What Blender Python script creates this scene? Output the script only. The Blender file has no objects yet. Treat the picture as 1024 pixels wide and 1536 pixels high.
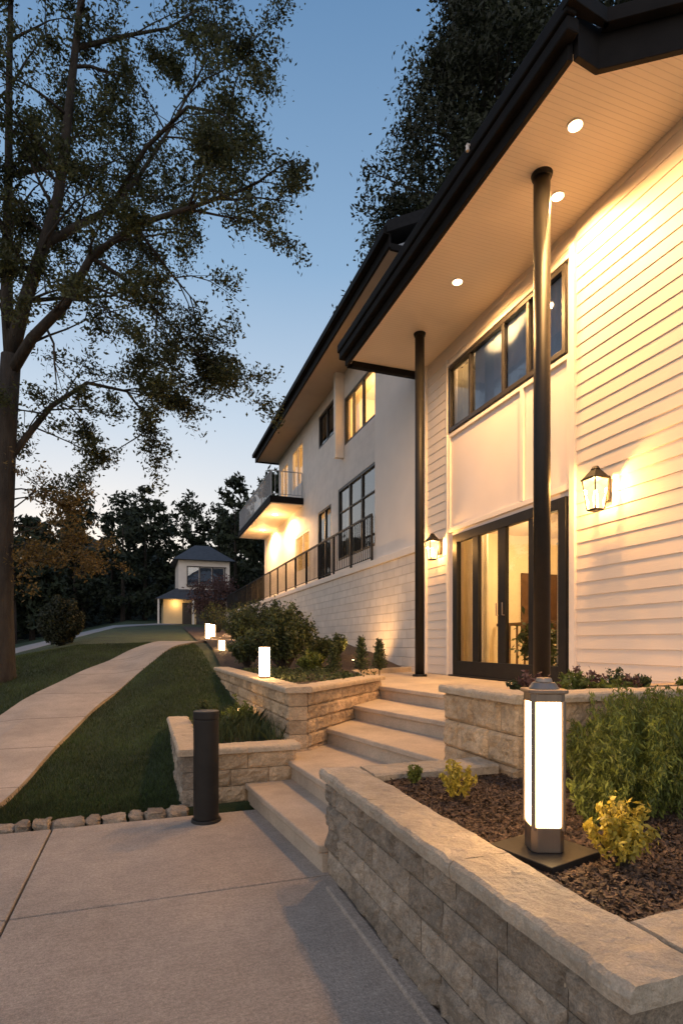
import bpy, math, random
import numpy as np
from mathutils import Vector, noise
random.seed(7); rng=np.random.default_rng(11)
scene=bpy.context.scene
scene.view_settings.view_transform='Standard'
scene.view_settings.look='None'
scene.view_settings.exposure=0
COL=scene.collection

# ---------------------------------------------------------------- helpers
def ss(t):
    t=max(0.0,min(1.0,t)); return t*t*(3-2*t)
def empty(name,loc=(0,0,0)):
    o=bpy.data.objects.new(name,None); o.empty_display_size=.2
    COL.objects.link(o); return o
class MB:
    def __init__(s): s.v=[]; s.f=[]
    def add(s,vs,fs):
        n=len(s.v); s.v+= [tuple(v) for v in vs]; s.f+=[tuple(n+i for i in f) for f in fs]; return s
    def box(s,x0,x1,y0,y1,z0,z1):
        return s.add([(x0,y0,z0),(x1,y0,z0),(x1,y1,z0),(x0,y1,z0),(x0,y0,z1),(x1,y0,z1),(x1,y1,z1),(x0,y1,z1)],
            [(0,3,2,1),(4,5,6,7),(0,1,5,4),(1,2,6,5),(2,3,7,6),(3,0,4,7)])
    def prism(s,poly,z0,z1):
        n=len(poly)
        vs=[(p[0],p[1],z0) for p in poly]+[(p[0],p[1],z1) for p in poly]
        fs=[tuple(range(n-1,-1,-1)),tuple(range(n,2*n))]+[(i,(i+1)%n,n+(i+1)%n,n+i) for i in range(n)]
        return s.add(vs,fs)
    def frust(s,x,y,z0,z1,r0,r1,n=16,rot=0,cap=True):
        vs=[];
        for z,r in((z0,r0),(z1,r1)):
            for i in range(n):
                a=rot+2*math.pi*i/n; vs.append((x+r*math.cos(a),y+r*math.sin(a),z))
        fs=[(i,(i+1)%n,n+(i+1)%n,n+i) for i in range(n)]
        if cap: fs+=[tuple(range(n-1,-1,-1)),tuple(range(n,2*n))]
        return s.add(vs,fs)
    def tube(s,pts,rad,n=6):
        pts=[Vector(p) for p in pts]; vs=[]; fs=[]
        for i,p in enumerate(pts):
            d=(pts[min(i+1,len(pts)-1)]-pts[max(i-1,0)]).normalized()
            a=d.cross(Vector((.31,.2,.9)))
            if a.length<.05: a=d.cross(Vector((1,0,0)))
            a.normalize(); b=d.cross(a)
            for k in range(n):
                t=2*math.pi*k/n; vs.append(p+(a*math.cos(t)+b*math.sin(t))*rad[i])
        for i in range(len(pts)-1):
            for k in range(n):
                fs.append((i*n+k,i*n+(k+1)%n,(i+1)*n+(k+1)%n,(i+1)*n+k))
        fs.append(tuple(range(n-1,-1,-1))); fs.append(tuple((len(pts)-1)*n+k for k in range(n)))
        return s.add(vs,fs)
    def obj(s,name,mat,parent=None,bevel=0,smooth=False,seg=2):
        me=bpy.data.meshes.new(name); me.from_pydata(s.v,[],s.f); me.update()
        if smooth: me.polygons.foreach_set('use_smooth',[True]*len(me.polygons))
        o=bpy.data.objects.new(name,me); COL.objects.link(o)
        if mat: me.materials.append(mat)
        if parent: o.parent=parent
        if bevel:
            m=o.modifiers.new('b','BEVEL'); m.width=bevel; m.segments=seg; m.limit_method='ANGLE'; m.angle_limit=.6
        return o
def np_mesh(name,V,nper,mat,parent=None):
    N=len(V)//nper
    me=bpy.data.meshes.new(name); me.vertices.add(len(V)); me.vertices.foreach_set('co',V.astype(np.float32).ravel())
    me.loops.add(N*nper); me.loops.foreach_set('vertex_index',np.arange(N*nper,dtype=np.int32))
    me.polygons.add(N); me.polygons.foreach_set('loop_start',np.arange(0,N*nper,nper,dtype=np.int32))
    me.polygons.foreach_set('loop_total',np.full(N,nper,dtype=np.int32))
    me.update(calc_edges=True); me.validate()
    me.materials.append(mat); o=bpy.data.objects.new(name,me); COL.objects.link(o)
    if parent: o.parent=parent
    return o
def leaves(name,P,size,mat,parent=None,elong=1.9,up=0.0):
    P=np.asarray(P); N=len(P)
    a=rng.normal(size=(N,3)); a[:,2]+=up; a/=np.linalg.norm(a,axis=1)[:,None]
    b=np.cross(a,rng.normal(size=(N,3))); b/=np.linalg.norm(b,axis=1)[:,None]+1e-9
    s=size*(.6+.8*rng.random(N))[:,None]
    V=np.stack([P-a*s*elong*.5,P+b*s*.42,P+a*s*elong*.5,P-b*s*.42],1).reshape(-1,3)
    return np_mesh(name,V,4,mat,parent)
def blades(name,P,h,w,lean,mat,parent=None):
    P=np.asarray(P); N=len(P)
    ang=rng.random(N)*2*math.pi; L=lean*rng.random(N)
    hh=h*(.5+.8*rng.random(N))
    d=np.stack([np.cos(ang),np.sin(ang),np.zeros(N)],1)
    ang2=rng.random(N)*2*math.pi
    s=np.stack([np.cos(ang2),np.sin(ang2),np.zeros(N)],1)*w*.5
    mid=P+d*(L*hh*.35)[:,None]; mid[:,2]+=hh*.6
    tip=P+d*(L*hh)[:,None]; tip[:,2]+=hh
    V=np.stack([P-s,P+s,mid+s*.8,tip,mid-s*.8],1).reshape(-1,3)
    return np_mesh(name,V,5,mat,parent)

# ---------------------------------------------------------------- materials
def nd(nt,t,**k):
    n=nt.nodes.new(t)
    for a,b in k.items(): setattr(n,a,b)
    return n
def mat(name,col,rough=.7,var=.15,scale=6,bump=.0,bscale=40,metal=0,island=0,stretch=(1,1,1),detail=5,col2=None,spec=.5,bdist=.01,trans=0,mscale=None,speck=0,nr=.5,broom=0):
    m=bpy.data.materials.new(name); m.use_nodes=True; nt=m.node_tree; B=nt.nodes['Principled BSDF']; L=nt.links.new
    tc=nd(nt,'ShaderNodeTexCoord'); mp=nd(nt,'ShaderNodeMapping'); L(tc.outputs['Object'],mp.inputs[0]); mp.inputs['Scale'].default_value=stretch
    n=nd(nt,'ShaderNodeTexNoise'); n.inputs['Scale'].default_value=scale; n.inputs['Detail'].default_value=detail; n.inputs['Roughness'].default_value=nr; L(mp.outputs[0],n.inputs['Vector'])
    r=nd(nt,'ShaderNodeValToRGB'); c2=col2 or tuple(c*(1+var) for c in col); c1=tuple(c*(1-var) for c in col)
    r.color_ramp.elements[0].position=.3; r.color_ramp.elements[1].position=.7
    r.color_ramp.elements[0].color=(*c1,1); r.color_ramp.elements[1].color=(*c2,1); L(n.outputs['Fac'],r.inputs[0])
    out=r.outputs[0]
    def mul(out,sock):
        mx=nd(nt,'ShaderNodeVectorMath',operation='SCALE'); L(out,mx.inputs[0]); L(sock,mx.inputs['Scale']); return mx.outputs[0]
    if island:
        g=nd(nt,'ShaderNodeNewGeometry'); mr=nd(nt,'ShaderNodeMapRange'); mr.inputs['To Min'].default_value=1-island; mr.inputs['To Max'].default_value=1+island
        L(g.outputs['Random Per Island'],mr.inputs['Value']); out=mul(out,mr.outputs[0])
    if mscale:
        n3=nd(nt,'ShaderNodeTexNoise'); n3.inputs['Scale'].default_value=mscale; n3.inputs['Detail'].default_value=3; L(mp.outputs[0],n3.inputs['Vector'])
        mr=nd(nt,'ShaderNodeMapRange'); mr.inputs['From Min'].default_value=.3; mr.inputs['From Max'].default_value=.7; mr.inputs['To Min'].default_value=.80; mr.inputs['To Max'].default_value=1.12
        L(n3.outputs['Fac'],mr.inputs['Value']); out=mul(out,mr.outputs[0])
    if speck:
        for sc_,k_ in((150,1),(55,.7)):
            n4=nd(nt,'ShaderNodeTexNoise'); n4.inputs['Scale'].default_value=sc_; n4.inputs['Detail'].default_value=3; L(mp.outputs[0],n4.inputs['Vector'])
            mr=nd(nt,'ShaderNodeMapRange'); mr.inputs['From Min'].default_value=.35; mr.inputs['From Max'].default_value=.65; mr.inputs['To Min'].default_value=1-speck*k_; mr.inputs['To Max'].default_value=1+speck*k_
            L(n4.outputs['Fac'],mr.inputs['Value']); out=mul(out,mr.outputs[0])
    if broom:
        mp2=nd(nt,'ShaderNodeMapping'); L(tc.outputs['Object'],mp2.inputs[0]); mp2.inputs['Scale'].default_value=(6,160,6); mp2.inputs['Rotation'].default_value=(0,0,.12)
        n5=nd(nt,'ShaderNodeTexNoise'); n5.inputs['Scale'].default_value=1; n5.inputs['Detail'].default_value=3; L(mp2.outputs[0],n5.inputs['Vector'])
        mr=nd(nt,'ShaderNodeMapRange'); mr.inputs['From Min'].default_value=.3; mr.inputs['From Max'].default_value=.7; mr.inputs['To Min'].default_value=1-broom; mr.inputs['To Max'].default_value=1+broom
        L(n5.outputs['Fac'],mr.inputs['Value']); out=mul(out,mr.outputs[0])
    L(out,B.inputs['Base Color'])
    B.inputs['Roughness'].default_value=rough; B.inputs['Metallic'].default_value=metal; B.inputs['Specular IOR Level'].default_value=spec
    if bump:
        n2=nd(nt,'ShaderNodeTexNoise'); n2.inputs['Scale'].default_value=bscale; n2.inputs['Detail'].default_value=9; n2.inputs['Roughness'].default_value=.6; L(mp.outputs[0],n2.inputs['Vector'])
        b=nd(nt,'ShaderNodeBump'); b.inputs['Strength'].default_value=bump; b.inputs['Distance'].default_value=bdist; L(n2.outputs['Fac'],b.inputs['Height']); L(b.outputs[0],B.inputs['Normal'])
    if trans:
        t=nd(nt,'ShaderNodeBsdfTranslucent'); L(out,t.inputs['Color']); ms=nd(nt,'ShaderNodeMixShader'); ms.inputs[0].default_value=trans
        L(B.outputs[0],ms.inputs[1]); L(t.outputs[0],ms.inputs[2]); L(ms.outputs[0],nt.nodes['Material Output'].inputs[0])
    return m
def brickmat(name,col,bw,bh,mort,rough=.7,bump=.6,axes=('Y','Z'),mcol=None,cvar=.08,dist=.012):
    m=mat(name,col,rough,.07,3,0); nt=m.node_tree; L=nt.links.new; B=nt.nodes['Principled BSDF']
    tc=nd(nt,'ShaderNodeTexCoord'); sp=nd(nt,'ShaderNodeSeparateXYZ'); cb=nd(nt,'ShaderNodeCombineXYZ'); L(tc.outputs['Object'],sp.inputs[0])
    L(sp.outputs[axes[0]],cb.inputs[0]); L(sp.outputs[axes[1]],cb.inputs[1])
    bt=nd(nt,'ShaderNodeTexBrick'); bt.inputs['Scale'].default_value=1; bt.inputs['Brick Width'].default_value=bw; bt.inputs['Row Height'].default_value=bh
    bt.inputs['Mortar Size'].default_value=mort; bt.inputs['Mortar Smooth'].default_value=.6
    bt.inputs['Color1'].default_value=(1,1,1,1); bt.inputs['Color2'].default_value=(1-cvar,1-cvar,1-cvar,1); bt.inputs['Mortar'].default_value=(*(mcol or (.72,.72,.72)),1)
    L(cb.outputs[0],bt.inputs['Vector'])
    old=B.inputs['Base Color'].links[0].from_socket
    mx=nd(nt,'ShaderNodeVectorMath',operation='MULTIPLY'); L(old,mx.inputs[0]); L(bt.outputs['Color'],mx.inputs[1]); L(mx.outputs[0],B.inputs['Base Color'])
    n=nd(nt,'ShaderNodeTexNoise'); n.inputs['Scale'].default_value=18; n.inputs['Detail'].default_value=6; L(tc.outputs['Object'],n.inputs['Vector'])
    ma=nd(nt,'ShaderNodeMath',operation='MULTIPLY_ADD'); ma.inputs[1].default_value=-1; L(bt.outputs['Fac'],ma.inputs[0]); 
    mb=nd(nt,'ShaderNodeMath',operation='MULTIPLY'); mb.inputs[1].default_value=.5; L(n.outputs['Fac'],mb.inputs[0]); L(mb.outputs[0],ma.inputs[2])
    b=nd(nt,'ShaderNodeBump'); b.inputs['Strength'].default_value=bump; b.inputs['Distance'].default_value=dist; L(ma.outputs[0],b.inputs['Height']); L(b.outputs[0],B.inputs['Normal'])
    return m
def emit(name,col,st):
    m=bpy.data.materials.new(name); m.use_nodes=True; nt=m.node_tree; B=nt.nodes['Principled BSDF']
    B.inputs['Base Color'].default_value=(.8,.75,.65,1); B.inputs['Emission Color'].default_value=(*col,1); B.inputs['Emission Strength'].default_value=st; return m
def glassmat(name,tint=(.9,.93,.95),base=.06):
    m=bpy.data.materials.new(name); m.use_nodes=True; nt=m.node_tree; nt.nodes.remove(nt.nodes['Principled BSDF']); L=nt.links.new
    t=nd(nt,'ShaderNodeBsdfTransparent'); t.inputs[0].default_value=(*tint,1); g=nd(nt,'ShaderNodeBsdfGlossy'); g.inputs['Roughness'].default_value=.02
    f=nd(nt,'ShaderNodeFresnel'); f.inputs[0].default_value=1.5; a=nd(nt,'ShaderNodeMath',operation='ADD'); a.inputs[1].default_value=base; L(f.outputs[0],a.inputs[0])
    tc=nd(nt,'ShaderNodeTexCoord'); n=nd(nt,'ShaderNodeTexNoise'); n.inputs['Scale'].default_value=.8; L(tc.outputs['Object'],n.inputs['Vector'])
    b=nd(nt,'ShaderNodeBump'); b.inputs['Strength'].default_value=.04; b.inputs['Distance'].default_value=.1; L(n.outputs['Fac'],b.inputs['Height']); L(b.outputs[0],g.inputs['Normal'])
    ms=nd(nt,'ShaderNodeMixShader'); L(a.outputs[0],ms.inputs[0]); L(t.outputs[0],ms.inputs[1]); L(g.outputs[0],ms.inputs[2]); L(ms.outputs[0],nt.nodes['Material Output'].inputs[0]); return m

M_siding=mat('siding_paint',(.80,.70,.59),.6,.05,1.6,.15,60,stretch=(1,.15,1))
M_panel=mat('panel_paint',(.78,.70,.65),.5,.03,1.5,.05,30)
M_white=mat('white_trim',(.80,.73,.65),.5,.04,3,.05,40)
M_stucco=brickmat('painted_block',(.78,.725,.67),.62,.2,.006,.7,.25,mcol=(.9,.9,.9),cvar=.03,dist=.006)
M_wbrick=brickmat('painted_brick',(.76,.68,.59),.42,.2,.012,.7,.9,mcol=(.8,.78,.76),cvar=.1)
M_black=mat('black_metal',(.014,.013,.012),.5,.2,8,.05,60,spec=.3)
M_fascia=mat('black_fascia',(.011,.010,.010),.7,.2,5,.1,40,spec=.12)
M_roof=mat('dark_roof',(.016,.016,.018),.75,.2,10,.3,50,spec=.15)
M_dframe=mat('bronze_frame',(.03,.027,.025),.45,.2,8)
M_conc=mat('concrete',(.35,.30,.25),.8,.14,9,.9,60,mscale=.9,detail=12,bdist=.008,speck=.20,nr=.7,broom=.10)
M_step=mat('step_concrete',(.47,.39,.30),.75,.1,8,.5,70,mscale=1.5,detail=10,bdist=.005,speck=.10,nr=.65)
M_stone=mat('grey_stone',(.30,.25,.19),.85,.36,9,1,20,island=.28,detail=12,bdist=.035,mscale=4,speck=.2,nr=.7)
M_tstone=mat('tan_stone',(.50,.36,.22),.85,.28,9,1,22,island=.24,detail=12,bdist=.03,mscale=4,speck=.15,nr=.7)
M_cap=mat('cap_stone',(.43,.36,.27),.7,.2,7,1,9,detail=12,bdist=.05,island=.07,mscale=3,speck=.1,nr=.68)
M_tcap=mat('tan_cap_stone',(.50,.40,.28),.7,.15,8,1,11,detail=12,bdist=.03,island=.08,speck=.1,nr=.65)
M_mulch=mat('mulch',(.045,.03,.022),.9,.4,30,1,60,detail=8,bdist=.03)
M_chip=mat('mulch_chips',(.085,.052,.033),.75,.3,20,.3,60,island=.75)
M_soil=mat('soil',(.05,.038,.027),.95,.3,14,1,40,bdist=.03)
M_grass=mat('lawn_grass',(.034,.054,.015),.9,.4,2,.8,60,bdist=.03,detail=10,mscale=.5)
M_blade=mat('grass_blades',(.045,.07,.018),.7,.45,.8,0,island=.5,trans=.25)
M_bark=mat('bark',(.040,.032,.025),.9,.3,10,1,30,stretch=(1,1,.25),bdist=.04)
M_leaf=mat('tree_leaves',(.062,.068,.022),.6,.35,.6,0,island=.5,trans=.4)
M_leafd=mat('dark_tree_leaves',(.028,.036,.017),.7,.35,.35,0,island=.5,trans=.2)
M_leafo=mat('lit_russet_leaves',(.15,.10,.03),.6,.3,.8,0,island=.4,trans=.35)  # brownish low foliage; the light on it is painted into this leaf colour
M_forest=mat('forest_leaves',(.022,.032,.015),.8,.45,.12,0,island=.5,trans=.1)
M_hedge=mat('hedge_leaves',(.13,.16,.03),.6,.3,4,0,island=.45,trans=.35)
M_yel=mat('yellow_shrub_leaves',(.40,.33,.05),.5,.25,8,0,island=.3,trans=.35)
M_shr=mat('shrub_leaves',(.06,.08,.028),.6,.3,3,0,island=.5,trans=.3)
M_purp=mat('purple_leaves',(.11,.055,.045),.6,.3,1,0,island=.4,trans=.2)
M_warm=emit('warm_glass_light',(1,.60,.25),28)
M_warm2=emit('warm_bollard_light',(1,.58,.23),36)
M_disc=emit('downlight_lens',(1,.74,.42),14)
M_bulb=emit('lantern_bulb',(1,.60,.22),60)
M_glass=glassmat('window_glass')
M_glassb=glassmat('window_glass_sky',(.85,.9,.95),.20)
M_glassc=glassmat('clerestory_glass',(.92,.95,1),.03)
M_lglass=glassmat('lantern_glass',(.95,.93,.9),.02)
def frosted(m):
    nt=m.node_tree; L=nt.links.new; o=nt.nodes['Material Output']; s=o.inputs[0].links[0].from_socket
    e=nd(nt,'ShaderNodeEmission'); e.inputs[0].default_value=(1,.60,.24,1); e.inputs[1].default_value=3.6
    ms=nd(nt,'ShaderNodeMixShader'); ms.inputs[0].default_value=.3; L(s,ms.inputs[1]); L(e.outputs[0],ms.inputs[2]); L(ms.outputs[0],o.inputs[0])
frosted(M_lglass)
M_int=mat('interior_paint',(.74,.64,.47),.8,.05,2)
M_dark=mat('interior_dark',(.06,.06,.065),.9,.2,2)
M_curt=mat('curtain_fabric',(.74,.66,.52),.8,.08,4,trans=.25)
M_walnut=mat('walnut',(.10,.05,.025),.5,.2,8,stretch=(1,.2,1))
M_steel=mat('brushed_steel',(.28,.23,.19),.4,.1,30,metal=.9,stretch=(1,1,.1))

M_soff=mat('soffit_beadboard',(.78,.68,.56),.6,.03,2)
def bead(m,axis,sc,st=.5):
    nt=m.node_tree; L=nt.links.new; B=nt.nodes['Principled BSDF']; tc=nd(nt,'ShaderNodeTexCoord'); w=nd(nt,'ShaderNodeTexWave',bands_direction=axis,wave_profile='SAW'); w.inputs['Scale'].default_value=sc
    L(tc.outputs['Object'],w.inputs['Vector']); r=nd(nt,'ShaderNodeValToRGB'); r.color_ramp.elements[0].color=(0,0,0,1); r.color_ramp.elements[1].position=.16; L(w.outputs['Fac'],r.inputs[0])
    b=nd(nt,'ShaderNodeBump'); b.inputs['Strength'].default_value=st; b.inputs['Distance'].default_value=.006; L(r.outputs[0],b.inputs['Height']); L(b.outputs[0],B.inputs['Normal'])
    old=B.inputs['Base Color'].links[0].from_socket; mr=nd(nt,'ShaderNodeMapRange'); mr.inputs['To Min'].default_value=.74; L(r.outputs[0],mr.inputs['Value'])
    mx=nd(nt,'ShaderNodeVectorMath',operation='SCALE'); L(old,mx.inputs[0]); L(mr.outputs[0],mx.inputs['Scale']); L(mx.outputs[0],B.inputs['Base Color'])
bead(M_soff,'Y',5.0,.4)

def light(kind,name,loc,energy,col,parent,r=.04,**k):
    d=bpy.data.lights.new(name,kind); d.energy=energy; d.color=col
    if kind in('POINT','SPOT'): d.shadow_soft_size=r
    for a,b in k.items(): setattr(d,a,b)
    o=bpy.data.objects.new(name,d); o.location=loc; COL.objects.link(o); o.parent=parent; return o
WARM=(1,.48,.13); WARM2=(1,.52,.18)

# ---------------------------------------------------------------- terrain
def H(x,y):
    if y<5.3: return -.09
    z=1.5*ss((y-5.5)/14)+.052*max(0,min(y,75)-19.5)
    z-=min(3.0,.22*max(0,-1.8-x))*ss((y-4)/7)
    z+=.36*ss((x+.7)/1.5)*ss((y-5.6)/3)*(1-ss((y-13)/7))
    if y>75 : z+= .05*(y-75) if y<200 else 6.25
    return z+.015*math.sin(x*2.1+y)*math.sin(y*1.3)
xs=sorted(set([round(-8+.25*i,3) for i in range(57)]+[-300,-200,-120,-80,-60,-45,-35,-28,-22,-18,-15,-12.5,-10]+[7.5,9,11,14,18,24,32,45,60,90,140,200,300]))
ys=sorted(set([round(5.3+.25*i,3) for i in range(80)]+[5.299,0,-5,-15,-40,-100,-200]+[26,27.5,29,31,33,35,38,41,45,50,56,63,70,75,85,100,125,150,200,260,400]))
mb=MB(); nx=len(xs)
for y in ys:
    for x in xs: mb.v.append((x,y,H(x,y)))
for j in range(len(ys)-1):
    for i in range(nx-1): mb.f.append((j*nx+i,j*nx+i+1,(j+1)*nx+i+1,(j+1)*nx+i))
mb.obj('ground',M_grass,smooth=True)

def strip(name,ctr,w,m,lift,sub=8,thick=.0):
    pts=[]
    for i in range(len(ctr)-1):
        p0=ctr[max(i-1,0)];p1=ctr[i];p2=ctr[i+1];p3=ctr[min(i+2,len(ctr)-1)]
        for k in range(10):
            t=k/10
            pts.append(tuple(.5*((2*p1[a])+(-p0[a]+p2[a])*t+(2*p0[a]-5*p1[a]+4*p2[a]-p3[a])*t*t+(-p0[a]+3*p1[a]-3*p2[a]+p3[a])*t**3) for a in(0,1)))
    pts.append(ctr[-1]); mb=MB()
    for i,p in enumerate(pts):
        q=pts[min(i+1,len(pts)-1)];r=pts[max(i-1,0)]; dx,dy=q[0]-r[0],q[1]-r[1]; l=math.hypot(dx,dy); n=(dy/l,-dx/l)
        for k in range(sub+1):
            o=(k/sub-.5)*w; X,Y=p[0]+n[0]*o,p[1]+n[1]*o
            z=max(H(X,Y),0)+lift
            if k in(0,sub): z-=.06
            if k in(1,sub-1): X,Y=p[0]+n[0]*math.copysign(w/2,o),p[1]+n[1]*math.copysign(w/2,o)
            mb.v.append((X,Y,z))
    for i in range(len(pts)-1):
        for k in range(sub): a=i*(sub+1)+k; mb.f.append((a,a+1,a+sub+2,a+sub+1))
    return mb.obj(name,m)
PATH=[(-1.95,5.12),(-1.85,6.2),(-1.72,8),(-1.45,10),(-.95,12),(-.25,14),(.75,16.5),(2.0,19.2),(3.4,22.5),(4.2,27)]
def brickjoint(m,period):
    nt=m.node_tree; L=nt.links.new; B=nt.nodes['Principled BSDF']; tc=nd(nt,'ShaderNodeTexCoord'); sp=nd(nt,'ShaderNodeSeparateXYZ'); L(tc.outputs['Object'],sp.inputs[0])
    a=nd(nt,'ShaderNodeMath',operation='MODULO'); a.inputs[1].default_value=period; L(sp.outputs['Y'],a.inputs[0])
    b=nd(nt,'ShaderNodeMath',operation='LESS_THAN'); b.inputs[1].default_value=.022; L(a.outputs[0],b.inputs[0])
    old=B.inputs['Base Color'].links[0].from_socket; mr=nd(nt,'ShaderNodeMapRange'); mr.inputs['To Min'].default_value=1; mr.inputs['To Max'].default_value=.35; L(b.outputs[0],mr.inputs['Value'])
    mx=nd(nt,'ShaderNodeVectorMath',operation='SCALE'); L(old,mx.inputs[0]); L(mr.outputs[0],mx.inputs['Scale']); L(mx.outputs[0],B.inputs['Base Color'])
M_path=mat('path_concrete',(.45,.37,.29),.8,.1,6,.4,60,mscale=1.2,detail=10,bdist=.005,speck=.12,nr=.65); brickjoint(M_path,1.6)
strip('concrete_path',PATH,1.3,M_path,.05)
strip('driveway',[(-10,11),(-7.2,17),(-5.6,23),(-4.2,31),(-1.6,42),(3,54)],1.9,mat('asphalt_road',(.24,.24,.24),.8,.1,4,.3,50),.05)

mb=MB(); g=.007
ysl=[-4.0,-1.4,1.0,3.5,5.1]; xsl=[-5.5,-3.1,-.7,1.35]
for i in range(3):
    for j in range(4): mb.box(xsl[i]+g,xsl[i+1]-g,ysl[j]+g,ysl[j+1]-g,-.14,0)
mb.obj('concrete_patio',M_conc,bevel=.008)
mb=MB(); mb.box(-6,1.3,-4.2,5.2,-.2,-.05); mb.obj('patio_subbase',M_soil)
mb=MB(); x=-1.3
def rock(mb,cx,cy,cz,sx,sy,sz,n=9):
    vs=[];fs=[];r0=random.random()*6; m_=14
    for i in range(n+1):
        ph=math.pi*i/n
        for k in range(m_):
            th=2*math.pi*k/m_
            u=Vector((math.sin(ph)*math.cos(th),math.sin(ph)*math.sin(th),math.cos(ph)))
            p=Vector([math.copysign(abs(c)**.55,c) for c in u]); 
            q=1+.35*noise.noise(u*1.5+Vector((r0*9,0,0)))+.12*noise.noise(u*5+Vector((r0*9,0,0)))
            vs.append((cx+p.x*sx*q,cy+p.y*sy*q,cz+p.z*sz*q))
    for i in range(n):
        for k in range(m_): fs.append((i*m_+k,(i+1)*m_+k,(i+1)*m_+(k+1)%m_,i*m_+(k+1)%m_))
    mb.add(vs,fs)
while x<.2:
    w=random.uniform(.05,.13); rock(mb,x+w,5.23+random.uniform(-.03,.03),-.005,w*.98,random.uniform(.07,.12),random.uniform(.03,.055)); x+=2*w+.005
mb.obj('edging_stones',M_stone,smooth=False)

# ---------------------------------------------------------------- stone walls
def stone_wall(name,segs,z0,z1,th,ch,mstone,mcap,capth=.06,over=.035,bl=(.26,.45),ends=(0,0)):
    par=empty(name); B=MB(); C=MB()
    for p0,p1 in segs:
        p0=Vector(p0);p1=Vector(p1); d=(p1-p0); L=d.length; d.normalize(); n=Vector((d.y,-d.x))
        nc=max(1,round((z1-capth-z0)/ch)); hh=(z1-capth-z0)/nc
        for c in range(nc):
            s=0; first=True
            while s<L-1e-4:
                w=random.uniform(*bl)
                if first and c%2: w*=.55
                first=False
                e=s+w
                if L-e<bl[0]*.6: e=L
                za,zb=z0+c*hh+.003,z0+(c+1)*hh-.003; sa,sb=s+.003,e-.003
                nxg=max(4,int((sb-sa)/.022)); nzg=max(4,int((zb-za)/.022)); vs=[];fs=[]
                off=random.uniform(-.008,.014); sd=random.random()*90
                def put(S,T,Z):
                    q=p0+d*S+n*T; vs.append((q.x,q.y,Z))
                for side,T0 in((1,0),(-1,-th)):
                    b0=len(vs)
                    for j in range(nzg+1):
                        for i in range(nxg+1):
                            e_=(i in(0,nxg)) or (j in(0,nzg)); S_=sa+(sb-sa)*i/nxg; Z_=za+(zb-za)*j/nzg
                            T=(-.014 if e_ else off+.020*noise.noise(Vector((S_*13,Z_*15,sd)))+.010*noise.noise(Vector((S_*38,Z_*40,sd))))
                            put(S_,T0+side*T,Z_)
                    for j in range(nzg):
                        for i in range(nxg):
                            a=b0+j*(nxg+1)+i; q=(a,a+1,a+nxg+2,a+nxg+1); fs.append(q if side>0 else q[::-1])
                m=(nxg+1)*(nzg+1)
                loop=[i for i in range(nxg+1)]+[j*(nxg+1)+nxg for j in range(1,nzg+1)]+[nzg*(nxg+1)+i for i in range(nxg-1,-1,-1)]+[j*(nxg+1) for j in range(nzg-1,0,-1)]
                for k in range(len(loop)):
                    a,b=loop[k],loop[(k+1)%len(loop)]; fs.append((b,a,m+a,m+b))
                B.add(vs,fs); s=e
        s=-over*ends[0]; Le=L+over*ends[1]
        while s<Le-1e-4:
            e=s+random.uniform(.75,1.1)
            if Le-e<.45: e=Le
            ns=max(2,int((e-s)/.02)); vs=[];fs=[]; sd=random.random()*90
            tw=th+2*over; NT=9
            for i in range(ns+1):
                S=s+.003+(e-s-.006)*i/ns; q1=noise.noise(Vector((S*9,sd,0)))+.5*noise.noise(Vector((S*30,sd,0))); q2=noise.noise(Vector((S*9,0,sd)))
                j1=.013*q1; j2=.012*q2
                prof=[(over+j1*.5-.004,z1-capth),(over+j1+.006*noise.noise(Vector((S*25,sd,4))),z1-capth*.45),(over+j1-.004,z1-.012+.004*q2)]
                for t_ in range(NT):
                    T=over+j1-.018-(tw-.034+j1-j2)*t_/(NT-1)
                    prof.append((T,z1+.0045*noise.noise(Vector((S*11,T*16,sd)))+.0035*noise.noise(Vector((S*30,T*40,sd)))))
                prof+=[(-th-over+j2,z1-.012),(-th-over+j2,z1-capth)]
                for T,Z in prof:
                    q=p0+d*S+n*T; vs.append((q.x,q.y,Z))
            K=NT+5
            for i in range(ns):
                for k in range(K):
                    a=i*K+k;b=i*K+(k+1)%K; fs.append((a,a+K,b+K,b))
            fs.append(tuple(range(K))); fs.append(tuple(ns*K+k for k in range(K-1,-1,-1)))
            C.add(vs,fs); s=e
    B.obj('stone_blocks',mstone,par); C.obj('cap_stones',mcap,par)
    return par
w1=stone_wall('near_retaining_wall',[((1.12,3.52),(1.12,1.08))],0,.68,.2,.155,M_stone,M_cap,ends=(1,1),capth=.065)
stone_wall('retaining_wall',[((1.36,1.08),(4.2,1.08))],0,.68,.2,.155,M_stone,M_cap,capth=.065)
stone_wall('retaining_wall',[((2.28,3.52),(1.36,3.52))],0,.68,.2,.155,M_stone,M_cap,capth=.065)
mb=MB(); mb.box(1.143,1.3,1.12,3.48,.0,.6); mb.box(1.3,4.2,1.12,1.25,0,.6); mb.box(1.3,2.28,3.36,3.48,0,.6); mb.obj('wall_mortar',M_tcap,w1)
mb=MB(); mb.box(1.045,1.118,-.5,3.3,-.02,.022); mb.obj('wall_footing',M_conc,bevel=.01)
w2=stone_wall('planter_wall',[((2.32,4.12),(2.32,3.15))],.45,1.16,.22,.205,M_tstone,M_tcap,bl=(.3,.42),ends=(1,1))
stone_wall('planter_wall',[((2.58,3.15),(5.4,3.15))],.45,1.16,.22,.205,M_tstone,M_tcap,bl=(.3,.42))
mb=MB(); mb.box(2.36,2.5,3.2,4.08,.4,1.09); mb.box(2.5,5.4,3.2,3.33,.4,1.09); mb.box(2.5,5.39,3.9,4.1,.4,1.12); mb.obj('planter_core',M_tstone,w2)
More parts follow.
